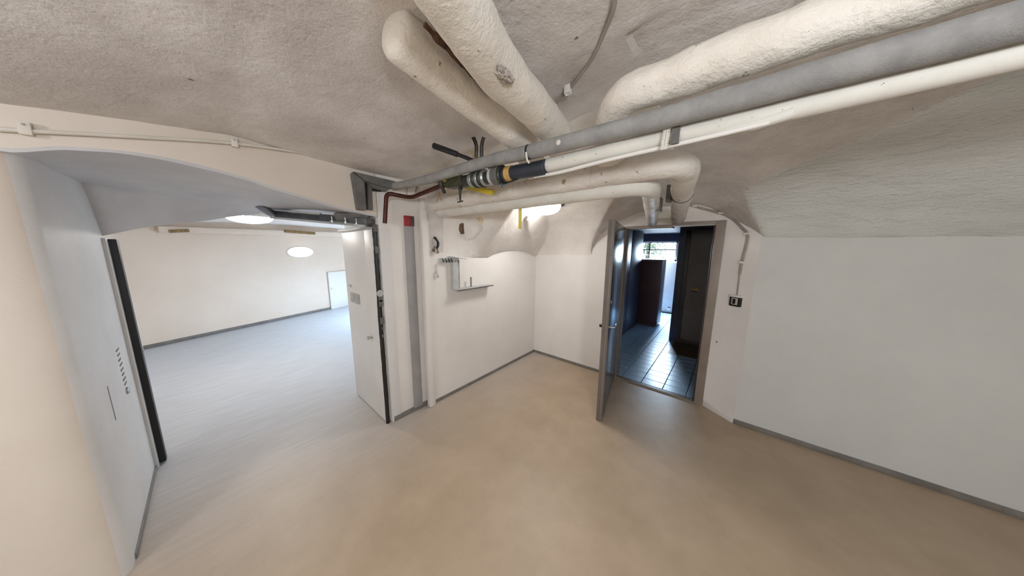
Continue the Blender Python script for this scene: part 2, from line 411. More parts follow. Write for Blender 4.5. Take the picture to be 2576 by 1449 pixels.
# ------------------------------------------------------------------ back wall with the doorway, splay and right wall
st(box('wall_back', (-2.26, 3.25, 0), (-.985, 3.37, 2.5), M['wall']))
st(box('wall_back.001', (-.985, 3.25, 1.88), (-.10, 3.37, 2.5), M['wall']))
st(extr('wall_back.002', [(-.10, 3.25, 0), (-.06, 3.25, 0), (.19, 3.09, 0), (.19, 3.37, 0), (-.10, 3.37, 0)], (0, 0, 2.06), M['wall']))
def wall_right():
    v = []; f = []; xs = [.19+3.9*k/60 for k in range(61)]; zs = [0, .5, 1.0, 1.3]+[1.3+.47*k/10 for k in range(1, 11)]
    for x in xs:
        for z in zs: v.append((x, 3.09+.02*(x-.19)/3.9+.004*noise.noise(Vector((x*2, 0, z*2))), z))
    n = len(zs)
    for i in range(60):
        for k in range(n-1): f.append((i*n+k, (i+1)*n+k, (i+1)*n+k+1, i*n+k+1))
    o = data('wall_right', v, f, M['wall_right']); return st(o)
wall_right()
st(box('wall_right.001', (.19, 3.13, 0), (4.2, 3.3, 2.7), M['wall']))
st(box('wall_back.003', (4.02, -3.8, 0), (4.2, 3.3, 2.8), M['wall']))
st(box('wall_back.004', (-3.15, -3.75, 0), (4.2, -3.55, 2.8), M['wall_left']))
# ------------------------------------------------------------------ far room beyond the opening
FA, FB = Vector((-7.0, -.76, 0)), Vector((-8.35, 3.27, 0))
fd = (FB-FA).normalized(); fn = Vector((fd.y, -fd.x, 0))      # towards the room
if fn.x < 0: fn = -fn
def far_pt(px, py, off=0):
    d = ray(px, py); a = FA+fn*off; return EYE+d*((a-EYE).dot(fn)/d.dot(fn))
p0, p1 = FA-fd*.3, FB+fd*.6
M['farwall'] = mat('far_wall_paint', (224, 208, 192), (230, 215, 200), .42, scale=1.4, bump=.06, bscale=10, spec=.4)
st(extr('wall_far', [p0, p1, p1-fn*.15, p0-fn*.15], (0, 0, 2.3), M['farwall']))
st(box('wall_far.001', (-7.6, -.95, 0), (-3.15, -.76, 2.3), M['farwall']))
st(extr('wall_far.002', [(-8.8, 3.75, 0), (-3.0, 3.75, 0), (-3.0, 3.9, 0), (-8.8, 3.9, 0)], (0, 0, 2.3), M['farwall']))
st(box('wall_far.003', (-3.14, 3.3, 0), (-3.02, 3.9, 2.3), M['farwall']))
def far_ceiling():
    v = []; f = []; n, m_ = 30, 30
    for i in range(n+1):
        for j in range(m_+1):
            x = -8.9+i/n*(8.9-3.14); y = -.95+j/m_*(4.85)
            z = 1.985+.12*math.sin(min(1, max(0, (y+.8)/2.4))*math.pi*.5) - .16*max(0, (-.2-y)/.6) + .008*noise.noise(Vector((x, y, 0))*2)
            v.append((x, y, z))
    for i in range(n):
        for j in range(m_): f.append((i*(m_+1)+j, i*(m_+1)+j+1, (i+1)*(m_+1)+j+1, (i+1)*(m_+1)+j))
    st(data('ceiling.002', v, f, M['wall']))
far_ceiling()
# ------------------------------------------------------------------ baseboards
def baseboard(name, pts, off=.008, h=.035):
    P = [Vector((*p[:2], 0)) for p in pts]
    bm = bmesh.new()
    for a, b in zip(P, P[1:]): add_bar(bm, a+Vector((0, 0, h/2+.001)), b+Vector((0, 0, h/2+.001)), off*2, h, bevel=.003)
    return st(obj(name, bm, M['base']))
baseboard('baseboard_left', [(-2.25, 1.40), (-2.25, 3.25)])
baseboard('baseboard_back', [(-2.25, 3.25), (-1.03, 3.25)])
baseboard('baseboard_right', [(.19, 3.09), (1.5, 3.093), (4.0, 3.105)], h=.045)
baseboard('baseboard_far', [FA, FB], h=.06, off=.012)
baseboard('baseboard_pillar', [(-2.29, 1.0), (-2.29, 1.36)], h=.05)
baseboard('baseboard_reveal', [(-2.25, -.41), (-3.1, -.40)], h=.03)
b_ = st(obj('baseboard_door', (lambda bm: (add_bar(bm, (-.055, 3.246, .03), (.19, 3.088, .03), .014, .06, bevel=.003), bm)[1])(bmesh.new()), M['white']))

# ------------------------------------------------------------------ insulated heating pipes
G_PIPE = 'thick plastered heating pipes under the vault'
def pipe(name, label, pts, rad, m='pipe', fil=.12, step=.016, n=44, wob=.006, cap=(0, 0), group=None, wsc=6):
    P = densify(fillet(pts, fil) if len(pts) > 2 else [Vector(p) for p in pts], step)
    if isinstance(rad, tuple): L_ = len(P); rad = [rad[0]+(rad[1]-rad[0])*i/(L_-1) for i in range(L_)]
    o = tube(name, P, rad, M[m], n=n, wob=wob, capround=cap, wsc=wsc); return tag(o, label, 'pipe', group)
YG = 1.15
pA = pipe('insulated_pipe', 'thick white plastered pipe with rounded capped end, leftmost under the vault', [PZ(1003, 92, 2.385), PZ(1318, 356, 2.27), PZ(1318, 356, 2.27)+Vector((-.03, .17, -.12))], (.083, .08), cap=(.55, 0), fil=.08, group=G_PIPE)
pB = pipe('insulated_pipe', 'thick white plastered pipe with cracked patch, between the capped pipe and ceiling cable', [PZ(980, -330, 2.33), PZ(1140, 0, 2.305), PZ(1245, 165, 2.30), PZ(1404, 338, 2.29), PZ(1404, 338, 2.29)+Vector((-.03, .15, -.13))], (.088, .077), fil=.1, group=G_PIPE)
pC = pipe('insulated_pipe', 'widest bright white plastered pipe running to the upper right corner above the grey one', [(3.95, 1.2, 2.285), (-.42, 1.2, 2.275), (-.51, 1.32, 2.22), (-.53, 1.42, 2.10)], (.072, .069), fil=.16, wob=.008, group=G_PIPE)
# dark cracked spot on pB and tape band on C's elbow
p6 = pipe('insulated_pipe', 'long white insulated pipe with flaking paint, upper of the pair ending above the door', [(-2.26, 1.5, 2.055), (-.20, 1.5, 2.055), (-.46, 3.26, 1.955)], (.064, .064), m='flaky', fil=.16, wob=.006, group=G_PIPE)
p7 = pipe('insulated_pipe', 'smooth white insulated pipe, lower of the pair ending above the door', [(-2.26, 1.56, 1.985), (-.36, 1.56, 1.985), (-.70, 3.26, 1.93)], (.051, .051), fil=.16, wob=.003, m='pipe_pale', group=G_PIPE)
gapm = mat('seam_dark_brown', (58, 36, 26), (96, 68, 46), .9, scale=30, bump=.6, bscale=60)  # dark brown strip along the gap between pipes A and B
tube('brown_seam', densify(smooth_path([PZ(1068, 62, 2.385), PZ(1110, 105, 2.37), PZ(1165, 160, 2.355), PZ(1205, 205, 2.34), PZ(1235, 236, 2.33)]), .02), [.010]*4+[.013]*60, gapm, pA, n=10, wob=.006, wsc=25)
bm = bmesh.new(); rr_ = bmesh.ops.create_icosphere(bm, subdivisions=4, radius=1); cpt = PZ(1268, 188, 2.232)
for v_ in bm.verts:
    q_ = Vector((v_.co.x*.022, v_.co.y*.045, v_.co.z*.014)); v_.co = cpt+q_*(1+.45*noise.noise(v_.co*3)+.3*noise.noise(v_.co*8))
obj('crumbled_patch', bm, mat('crumbled_plaster', (150, 140, 132), (214, 206, 198), .9, scale=40, bump=.9, bscale=60), pB)
# grey bands and straps on pair's legs
def band(name, pth, r, m, parent, wdt=.02):
    a, b = Vector(pth[0]), Vector(pth[1]); d = (b-a).normalized()
    return lathe(name, [(r-.004, 0), (r, 0), (r, wdt), (r-.004, wdt)], a, d, m, parent)
d6 = (Vector((-.46, 3.26, 1.955))-Vector((-.20, 1.5, 2.055))).normalized()
q6 = Vector((-.20, 1.5, 2.055))+d6*.62
band('band', (q6, q6+d6), .069, M['frame_grey'], p6, .018)
box('clip', Vector((-.02, -.03, -.055)), Vector((.006, .03, .055)), M['foam_dark'], p6, mtx=Matrix.Translation(q6+Vector((-.068, 0, 0))))
d7 = (Vector((-.70, 3.26, 1.93))-Vector((-.36, 1.56, 1.985))).normalized()
q7 = Vector((-.36, 1.56, 1.985))+d7*.66
box('clip', Vector((-.006, -.04, -.05)), Vector((.014, .04, .05)), M['foam_dark'], p7, mtx=Matrix.Translation(q7+Vector((.051, 0, 0))))
for px_, rr in ((1300, .067), (1490, .067)):
    c = PY(px_, 470, 1.5); c.z = 2.055; c.y = 1.5
    band('strap', (c, c+Vector((1, .12, 0))), rr, M['pipe_pale'] if px_ < 1400 else M['cable'], p6, .007)
# grey foam pipe
gp = empty('foam_pipe', (-.85, YG, 2.135), 'grey foam-lagged pipe running under the ceiling from the mitred corner to the right', 'pipe')
gpath = densify([Vector((3.98, YG, 2.125)), Vector((.6, YG, 2.122)), Vector((-.3, YG, 2.124)), Vector((-.842, YG, 2.137))], .05)
GR = [.0365+.006*max(0, min(1, (p.x+.3)/1.2)) for p in gpath]
tube('sleeve', gpath, GR, M['foam'], gp, n=24, wob=.0015, wsc=9, capround=(0, .25))
sp = densify(smooth_path([(-.858, YG, 2.137), (-1.05, YG, 2.146), (-1.3, YG, 2.150), (-1.7, YG, 2.146), (-2.02, YG-.01, 2.147), (-2.24, YG-.04, 2.152)]), .05)
tube('sleeve', sp, [.036-.006*i/(len(sp)-1) for i in range(len(sp))], M['foam'], gp, n=24, wob=.0012, wsc=9, capround=(.2, 0))
lathe('joint_tape', [(.033, 0), (.0365, .002), (.0365, .012), (.033, .014)], (-.857, YG, 2.137), (1, 0, 0), M['groove'], gp)
lathe('paint_spot', [(.0005, 0), (.012, .0005), (.010, .0015), (.0005, .002)], (-.66, YG-.0362, 2.1275), (0, -1, -.05), M['cable'], gp, n=10)
# pale pipe under it
pp = empty('pale_pipe', (-.82, 1.22, 2.07), 'pale painted pipe just below the grey foam pipe, with open sleeve end', 'pipe')
tube('sleeve', densify([Vector((3.98, 1.22, 2.125)), Vector((1.5, 1.22, 2.10)), Vector((0, 1.22, 2.078)), Vector((-.825, 1.22, 2.074))], .05), .0345, M['pipe_pale'], pp, n=24, wob=.001)
tube('lining', [(-.20, 1.215, 2.046), (.02, 1.21, 2.052), (.10, 1.205, 2.062)], [.005, .018, .02], M['pipe_pale'], pp, n=14, wob=.002, wsc=30)
tn = tube('thin_tube', densify(smooth_path([(.05, 1.2, 2.045), (-.10, 1.2, 2.040), (-.45, 1.2, 2.033), (-.70, 1.2, 2.022), (-.86, 1.21, 2.03)]), .04), .0085, M['white'], n=12)
tag(tn, 'thin white tube running along underneath the pale pipe', 'tube')
# perforated hanger strap around pale pipe at its middle
def perforated(name, pts, wd, th, m, label, group=None, up=(0, 1, 0), hole=.5, pitch=.016):
    P = densify(smooth_path(pts, 8), pitch); bm = bmesh.new(); upv = Vector(up)
    for a, b in zip(P, P[1:]):
        x = (b-a).normalized(); z = (upv-x*upv.dot(x)).normalized(); y = z.cross(x); L_ = (b-a).length
        ro = []
        hw, hl = wd/2, L_/2; c = (a+b)/2; rr = min(hw, hl)*hole*1.25
        inn, out = [], []
        for k in range(8):
            an = math.pi/4*k+math.pi/8
            ux, uy = math.cos(an), math.sin(an); s = 1/max(abs(ux), abs(uy))
            out.append((ux*s*hl, uy*s*hw)); inn.append((ux*rr, uy*rr))
        vs = {}
        for q, lst in (('o', out), ('i', inn)):
            for sgn in (-1, 1):
                vs[q, sgn] = [bm.verts.new(c+x*u_+y*v_+z*sgn*th/2) for u_, v_ in lst]
        for k in range(8):
            j = (k+1) % 8
            bm.faces.new((vs['o', 1][k], vs['o', 1][j], vs['i', 1][j], vs['i', 1][k]))
            bm.faces.new((vs['o', -1][j], vs['o', -1][k], vs['i', -1][k], vs['i', -1][j]))
            bm.faces.new((vs['i', 1][k], vs['i', 1][j], vs['i', -1][j], vs['i', -1][k]))
            bm.faces.new((vs['o', 1][j], vs['o', 1][k], vs['o', -1][k], vs['o', -1][j]))
    o = obj(name, bm, m, smooth=False); return tag(o, label, 'strap', group)
a = PY(1637, 368, 1.175); b = PY(1641, 318, 1.175)
perforated('hanger_strap', [(-.235, 1.172, 2.02), (-.233, 1.172, 2.06), (-.230, 1.172, 2.10), (-.230, 1.173, 2.13)], .026, .002, M['pipe_pale'], 'pale perforated hanger strap crossing the pale pipe above the insulated elbow', pitch=.0155)
hb = box('hanger_bracket', (-.214, 1.176, 2.035), (-.190, 1.186, 2.14), M['foam_dark']); tag(hb, 'dark steel hanger strip beside the pale perforated strap', 'bracket')

# ------------------------------------------------------------------ valve train, black pipe, copper pipe
YV = 1.20
va = empty('valve_assembly', (-1.45, YV, 2.11), 'dark brass valve assembly with clamp rings in the pipe run near the pillar', 'valve')
def vp(px, py): return PY(px, py, YV)
A_, B_ = vp(1112, 466), vp(1372, 421)
ax = (B_-A_).normalized()
def along(px): # point on the axis at pixel column
    p = vp(px, 466+(px-1112)/(1372-1112)*(421-466)); return p
def ring_seg(name, pa, pb, r, m, rnd=.15):
    r *= 1.36 if pb < 1270 else 1.2; a, b = along(pa), along(pb); L_ = (b-a).length; e = min(r*rnd, L_*.3)
    return lathe(name, [(r*.55, 0), (r-e, 0), (r, e), (r, L_-e), (r-e, L_), (r*.55, L_)], a, b-a, m, va, n=20)
ring_seg('stub', 1112, 1140, .014, M['brass'])
bm = bmesh.new(); m_, l_ = bar_mtx(along(1132), along(1170)); add_box(bm, (0, -.036, -.036), (l_, .036, .036), .008, m_)
add_lathe(bm, [(.022, 0), (.022, .03), (.014, .034), (.014, .05)], along(1152), (0, 0, 1), 6); obj('valve_body', bm, M['brass'], va)
ring_seg('union_nut', 1168, 1186, .028, M['ringdark'])
ring_seg('ring', 1186, 1196, .034, M['steel']); ring_seg('ring', 1196, 1204, .040, M['ringdark'], .3)
ring_seg('clamp_band', 1203, 1211, .036, M['steel']); ring_seg('ring', 1211, 1219, .041, M['ringdark'], .3)
ring_seg('ring', 1218, 1225, .037, M['steel']); ring_seg('neck', 1224, 1238, .026, M['ringdark'])
ring_seg('ring', 1236, 1244, .036, M['frame_light']); ring_seg('coupling', 1243, 1262, .039, M['foam_dark'], .2)
ring_seg('ring', 1261, 1268, .040, M['ringdark'], .3); ring_seg('neck', 1266, 1278, .033, M['black_pipe'])
ring_seg('tape_label', 1276, 1290, .0345, M['label'], .05); ring_seg('black_sleeve', 1289, 1374, .0325, M['black_pipe'], .05)
# lever with rounded handle
lv = along(1119)
bm = bmesh.new(); add_tube(bm, smooth_path([lv+Vector((-.01, 0, -.05)), lv+Vector((-.012, -.02, -.01)), lv+Vector((-.02, -.03, .045))]), [.012]*6+[.017]*7, n=10, capround=(1, 1)); obj('lever', bm, M['ringdark'], va)
# drain tap hanging under the body
dt = along(1160); bm = bmesh.new()
add_tube(bm, [dt+Vector((0, 0, -.02)), dt+Vector((0, -.01, -.055)), dt+Vector((.002, -.012, -.06)), dt+Vector((.004, -.015, -.105)), dt+Vector((.004, -.015, -.13))], [.013, .013, .009, .008, .005], n=12)
add_bar(bm, dt+Vector((-.022, -.015, -.133)), dt+Vector((.03, -.015, -.131)), .008, .008); add_bar(bm, dt+Vector((0, -.012, -.05)), dt+Vector((.022, -.012, -.048)), .012, .012)
obj('drain_tap', bm, M['ringdark'], va)
# small blue tag + wires under the black pipe
wr = along(1270)
tube('wire', smooth_path([wr+Vector((-.02, -.02, -.04)), wr+Vector((0, -.02, -.058)), wr+Vector((.05, -.01, -.05)), wr+Vector((.14, 0, -.035))]), .004, M['black'], va, n=8)
tube('tag_end', [wr+Vector((-.004, -.02, -.055)), wr+Vector((-.006, -.022, -.075))], .006, mat('blue_tag', (60, 96, 130), None, .5), va, n=8)
# black rod (valve key) with foam grip
r0, r1, r2 = PY(1092, 367, 1.06), PY(1150, 388, 1.11), PY(1262, 432, 1.21)
rod = empty('lever_rod', r2, 'long black rod with thick grip sticking out above the grey foam pipe', 'rod')
tube('grip', [r0, r0.lerp(r1, .5), r1], [.0185, .018, .0165], M['black'], rod, n=14, capround=(.3, .3))
tube('shaft', [r1, r2], .0115, M['black'], rod, n=12)
# two dark perforated straps from the ceiling
for i, (xt, xb, lab) in enumerate(((1190, 1198, 'left black perforated strap hanging from the ceiling to the valve'), (1217, 1212, 'right black perforated strap hanging from the ceiling to the valve'))):
    t_, k_, b2 = PY(xt, 345, 1.24), PY(xb, 365, 1.235), PY(xb-1, 438, 1.215)
    perforated('hanger_strap', [t_, k_, k_.lerp(b2, .5), b2], .025, .0025, M['black'], lab, 'black perforated straps holding the valve', pitch=.022, up=(.7, -.7, 0))
# cable tie
ct = tube('cable_tie', [PY(1180, 377, 1.2), PY(1196, 400, 1.16)], .004, M['label'], n=6); tag(ct, 'pale cable tie poking up beside the left black strap', 'cable tie')
ct = tube('cable_tie', smooth_path([(-.845, YG-.036, 2.125), (-.842, YG-.03, 2.09), (-.835, YG-.02, 2.075)]), .005, M['cable'], n=8); tag(ct, 'white cable tie under the joint of the grey foam pipe', 'cable tie')
# copper pipe
cp = [PX(964, 562, -2.27), PX(968, 486, -2.26)]
e1 = PX(1003, 492, -2.2); e2 = PX(1035, 497, -2.1)
P = fillet([cp[0]+Vector((.03, 0, 0)), cp[1]+Vector((.03, 0, 0)), e1, e2, along(1116)], .05)
cu = tube('copper_pipe', P, .0165, M['copper'], n=14); tag(cu, 'old brown copper pipe bending down the pillar below the mitred grey lagging', 'pipe')

# yellow bar behind the pipes and yellow strap
yb = bar('yellow_bar', PY(1034, 434, 1.36), PY(1240, 484, 1.36), .03, .036, M['yellow'], up=(0, -.3, 1), bevel=.003); tag(yb, 'yellow painted flat bar behind the pipes near the pillar', 'bar')
bar('hook', PY(1054, 408, 1.36), PY(1054, 440, 1.36), .008, .006, M['black'], yb, up=(0, 1, 0))
ys_ = box('yellow_strap', (-.012, -.004, -.10), (.014, .004, .12), M['yellow_pale'], mtx=Matrix.Translation(PY(1308, 543, 1.64))); tag(ys_, 'short yellow strap hanging from the insulated pipe beside the nook lamp', 'strap')

# ------------------------------------------------------------------ mitred grey lagging corner on the wall
mi = empty('mitred_lagging', (-2.27, .9, 2.1), 'grey mitred foam lagging corner on the wall above the white cupboard door', 'lagging')
def wp(px, py, off=0): return PX(px, py, -2.22+off)
def wallpoly(name, pts, thick, m, off=0, bevel=.004):
    return extr(name, [wp(*p, off) for p in pts], (-thick, 0, 0), m, mi, bevel)
wallpoly('upright', [(888, 433), (917, 455), (923, 528), (903, 527)], .10, M['foam_dark'])
wallpoly('crosspiece', [(889, 431), (996, 456), (984, 474), (918, 455)], .10, M['foam_dark'])
wallpoly('inner_upright', [(925, 458), (936, 472), (939, 529), (926, 526)], .07, M['foam_dark'], -.03)
wallpoly('inner_crosspiece', [(919, 457), (983, 470), (972, 482), (936, 472)], .07, M['foam_dark'], -.03)
wallpoly('backing', [(917, 456), (975, 470), (960, 482), (934, 480), (936, 528), (922, 527)], .03, M['groove'], -.05, 0)

# ------------------------------------------------------------------ grey steel head of the folded door frame under the soffit
hd = empty('steel_door_head', (-2.7, .75, 1.88), 'grey steel door-frame head with latch fittings under the arch soffit', 'door frame')
h0, h1 = Vector((-3.10, .50, 1.915)), Vector((-2.33, .95, 1.845))
bar('rail', h0, h1, .13, .07, M['frame_grey'], hd, bevel=.006)
bar('rail_lip', h0+Vector((.03, -.075, -.026)), h1+Vector((.03, -.065, -.033)), .025, .018, M['frame_light'], hd, bevel=.004)
hv = (h1-h0).normalized(); hs = Vector((hv.y, -hv.x, 0)).normalized()
bar('recess_panel', h0+hv*.14+hs*.055+Vector((0, 0, .02)), h0+hv*.46+hs*.055+Vector((0, 0, .018)), .02, .055, M['frame_light'], hd, bevel=.003)
bar('end_bracket', h0+Vector((.0, -.05, .0)), h0+Vector((.20, -.22, .10)), .07, .03, M['frame_grey'], hd, bevel=.005)
bar('end_bracket', h0+Vector((-.03, -.08, .01)), h0+Vector((.17, -.26, .11)), .03, .035, M['frame_light'], hd, bevel=.005)
bar('cover_plate', h0+hv*.62+hs*.07+Vector((0, 0, .02)), h1+hs*.03+Vector((0, 0, .045)), .03, .07, M['foam_dark'], hd, up=(.3, -.3, 1), bevel=.004)
for k, (t, s_) in enumerate(((.60, .09), (.72, .085), (.80, .06))):
    c = h0+hv*t+hs*s_
    lathe('bolt', [(.004, -.03), (.016, -.028), (.016, -.012), (.007, -.01), (.007, .02)], c, (0, 0, 1), M['steel'], hd, n=10)
bar('latch', h0+hv*.58+hs*.088+Vector((0, 0, -.02)), h0+hv*.80+hs*.075+Vector((0, 0, -.03)), .02, .018, M['steel'], hd, bevel=.004)

# ------------------------------------------------------------------ white cupboard-like door leaf standing in the reveal
d2 = st(empty('door_2', (-2.7, .965, 0)))
box('leaf', (-3.06, .945, .01), (-2.50, .985, 1.79), M['doorwhite'], d2, bevel=.004)
box('edge_panel', (-2.497, .942, .01), (-2.325, .985, 1.79), M['doorwhite'], d2, bevel=.004)
tube('top_moulding', smooth_path([(-3.08, .93, 1.80), (-2.7, .93, 1.805), (-2.33, .93, 1.835)]), .013, M['white'], d2, n=10)
kn = PY(935, 848, .94)
lathe('knob', [(.018, 0), (.018, .004), (.009, .008), (.009, .022), (.02, .03), (.02, .042), (.006, .046)], (kn.x, .942, kn.z), (0, -1, 0), M['chrome'], d2, n=16)
sw = PY(879, 718, .94); box('bolt_plate', (-.035, -.006, -.012), (.03, .004, .016), M['chrome'], d2, bevel=.003, mtx=Matrix.Translation((sw.x, .941, sw.z)))
sw = PY(893, 750, .94); box('tape_patch', (-.12, -.002, -.05), (.11, .003, .05), mat('tape_grey', (150, 148, 146), (190, 186, 182), .4, scale=12), d2, mtx=Matrix.Translation((sw.x, .941, sw.z)))
# black rubber seal at the pillar's arris
sl = [(-2.318, .955, 0.0), (-2.316, .955, .6), (-2.316, .955, 1.1), (-2.312, .957, 1.35), (-2.31, .958, 1.60), (-2.312, .958, 1.80)]
s_ = tube('rubber_seal', densify(smooth_path(sl), .04), .019, M['black'], n=8, wob=.003, wsc=20); tag(s_, 'black rubber seal running down the front edge of the pillar', 'seal')
for zz in (1.80, 1.62, 1.20, 1.16, 1.0):
    box('hinge', (-.012, -.02, -.03), (.016, .008, .03), M['foam_dark'], s_, bevel=.004, mtx=Matrix.Translation((-2.305, .965, zz)))
lathe('hinge_plate', [(.028, 0), (.03, .003), (.027, .006), (.002, .007)], PX(956, 738, -2.289), (1, 0, 0), M['frame_light'], s_, n=16)
for py in (810, 826, 845):
    c = PX(963, py, -2.289); box('mark', (0, -.006, -.014), (.003, .006, .012), M['foam_dark'], s_, mtx=Matrix.Translation(c))
# shallow strips on pillar face, the first a darker grey
st(box('trim_1', (-2.294, 1.205, .04), (-2.272, 1.295, 1.86), mat('strip_grey', (146, 145, 146), (160, 158, 159), .5, scale=5), bevel=.003))
st(box('trim_2', (-2.294, .985, .0), (-2.284, 1.07, 1.80), M['reveal'], bevel=.002))
st(box('trim_3', (-2.27, 1.345, 0), (-2.215, 1.40, 1.985), M['wall'], bevel=.008))
st(box('trim_4', (-2.25, 1.40, .0), (-2.235, 1.425, 1.9), M['wall'], bevel=.004))
rb = empty('red_box', PX(1029, 556, -2.28), 'small dark red box on the pillar below the copper pipe', 'box')
c = PX(1029, 556, -2.27); box('body', (-.012, -.045, -.045), (.012, .045, .045), M['red'], rb, bevel=.003, mtx=Matrix.Translation(c))
box('lid', (.012, .008, -.042), (.015, .043, .042), M['jamb_in'], rb, mtx=Matrix.Translation(c))

# ------------------------------------------------------------------ door frame on the left reveal: black seal, white edge, lock
dj = st(empty('door_3', (-3.2, -.38, 0)))
bt, bb = Vector((-3.20, -.395, 1.70)), Vector((-3.20, -.395, .01))
box('jamb', (-3.28, -.46, 0), (-3.10, -.385, 1.69), M['reveal'], dj, bevel=.004)
box('edge_strip', (-3.152, -.43, .02), (-3.128, -.388, 1.68), M['white'], dj, bevel=.003)
box('seal', (-3.215, -.43, .01), (-3.155, -.352, 1.685), M['black'], dj, bevel=.006)
lk = PY(308, 925, -.40)
pl = box('lock_plate', (-.06, 0, -.17), (.06, .006, .15), M['frame_light'], dj, bevel=.003, mtx=Matrix.Translation((lk.x, -.41, lk.z)))
for k in range(8): box('slot', (-.04+.006*(k % 3), .004, -.006), (.035-.008*(k % 2), .009, .004), M['foam_dark'], pl, mtx=Matrix.Translation((lk.x, -.41, lk.z+.12-.032*k)))
lathe('cylinder', [(.022, 0), (.022, .012), (.014, .016), (.002, .017)], (lk.x+.01, -.408, lk.z-.15), (0, 1, 0), M['steel'], dj, n=14)
c = PY(278, 1015, -.41); box('slot', (-.006, 0, -.10), (.006, .006, .10), M['foam_dark'], dj, mtx=Matrix.Translation((c.x, -.412, c.z)))

# ------------------------------------------------------------------ cable along the left wall
cb = empty('wall_cable', (-2.1, 0, 2.1), 'cream painted cable clipped along the top of the left wall', 'cable')
cpts = []
for px, py in ((0, 325), (60, 328), (300, 342), (590, 361), (800, 391), (900, 410), (960, 421), (1000, 430), (1040, 443)):
    x0 = XL+.012 if px < 250 else None
    p = PX(px, py, XL+.012)
    x = xnear(p.y)+.012; cpts.append(PX(px, py, x))
e0 = PX(0, 325, XL+.012)
tube('cable', densify(smooth_path([e0+Vector((0, -.6, -.02)), e0+Vector((0, -.3, -.012)), e0+Vector((0, -.12, -.005))]+cpts[:1]+cpts[2:]), .06), .0085, M['cable'], cb, n=10, wob=.001)
for px, py in ((64, 325), (590, 360), (812, 393), (960, 421)):
    p = PX(px, py, XL+.012); p = PX(px, py, xnear(p.y)+.012)
    clip = box('clip', (-.012, -.014, -.022), (.012, .014, .026), M['cable'], cb, bevel=.004, mtx=Matrix.Translation(p))
    lathe('screw', [(.004, 0), (.004, .003), (.001, .004)], p+Vector((.012, 0, .014)), (1, 0, 0), M['cable_grey'], clip, n=8)
# white wires in the corner by the pillar
wi = empty('wire_bundle', PX(1050, 470, -2.2), 'loose thin wires where the copper pipe meets the pillar corner', 'wires')
tube('wire', smooth_path([PX(975, 505, -2.24), PX(985, 498, -2.24), PX(1000, 497, -2.24), PX(1020, 501, -2.24)]), .007, M['cable'], wi, n=8)
tube('wire', smooth_path([PX(1023, 490, -2.23), PX(1024, 475, -2.22), PX(1032, 462, -2.2), PX(1040, 452, -2.2)]), .004, M['cable_grey'], wi, n=8)
tube('wire', smooth_path([PX(1046, 485, -2.2), PX(1048, 472, -2.2), PX(1060, 462, -2.2)]), .003, M['black'], wi, n=8)
tube('wire', smooth_path([PX(1082, 478, -2.18), PX(1086, 466, -2.16), PX(1098, 464, -2.15), PX(1110, 475, -2.12)]), .006, M['cable'], wi, n=8)
tube('wire', smooth_path([PX(1116, 474, -1.9), PX(1108, 490, -1.95), PX(1101, 500, -2.0), PX(1100, 510, -2.0)]), .004, M['label'], wi, n=8)

# ------------------------------------------------------------------ ceiling cable with clip between the big pipes
cc = empty('ceiling_cable', (-.6, 1.2, 2.45), 'grey cable stapled to the vault between the big white pipes', 'cable')
def on_ceiling(px, py, off=.012):
    d = ray(px, py); t = .3
    for _ in range(400):
        p = EYE+d*t
        if p.z > z_ceiling(p.x, p.y)-off: break
        t += .01
    return p
tube('cable', densify(smooth_path([on_ceiling(1552, -60), on_ceiling(1543, 20), on_ceiling(1520, 80), on_ceiling(1490, 145), on_ceiling(1455, 195), on_ceiling(1430, 226), on_ceiling(1395, 262)]), .04), .009, M['cable_grey'], cc, n=10)
p = on_ceiling(1429, 226, .02); box('clip', (-.016, -.016, -.02), (.016, .016, .02), M['white'], cc, bevel=.005, mtx=Matrix.Translation(p))
c2 = tube('ceiling_cable', densify(smooth_path([on_ceiling(1075, 460), on_ceiling(1110, 432), on_ceiling(1170, 408), on_ceiling(1230, 380), on_ceiling(1262, 358), on_ceiling(1290, 345)]), .05), .008, M['cable'], n=8); tag(c2, 'pale cable on the ceiling behind the black rod', 'cable')

# ------------------------------------------------------------------ ceiling lamps
def dome(loc, r, em, col, label, axis=(0, 0, -1)):
    e = empty('ceiling_lamp', loc, label, 'lamp')
    ax = Vector(axis).normalized()
    lathe('base', [(r*.55, -.05), (r*.98, -.045), (r*1.0, -.02), (r*.97, .0)], loc, ax, M['white'], e, n=32)
    prof = [(r*.96, 0)]+[(r*.96*math.cos(k/8*math.pi/2), r*.33*math.sin(k/8*math.pi/2)) for k in range(1, 9)]
    lathe('diffuser', prof, loc, ax, lampmat('lamp_glow', col, em), e, n=32); return e
def globe(loc, r, em, col, label):  # pendants added out of view to light the room
    e = empty('unseen_pendant', loc, label, 'lamp'); loc = Vector(loc)
    lathe('globe', [(r*math.cos(a), r*math.sin(a)) for a in [(-90+k*15)*math.pi/180 for k in range(13)]], loc, (0, 0, 1), lampmat('lamp_glow', col, em), e, n=28)
    tube('stem', [loc+Vector((0, 0, r)), Vector((loc.x, loc.y, z_ceiling(loc.x, loc.y)))], .008, M['white'], e, n=10)
    lathe('cap', [(.05, 0), (.045, .03), (.012, .05)], loc+Vector((0, 0, r*.93)), (0, 0, 1), M['white'], e, n=20); return e
dome(*LAMP_NOOK, 'round white glowing ceiling lamp in the nook, partly behind the insulated pipe', axis=(.1, -.35, -1))
dome(*LAMP_FAR, 'round white glowing ceiling lamp in the far room, cut by the arch soffit')
globe(*FILL_ROOM, 'added white pendant lamp, unseen behind the viewer on the right')
globe(*FILL_ROOM2, 'added white pendant lamp, unseen behind the viewer on the left')
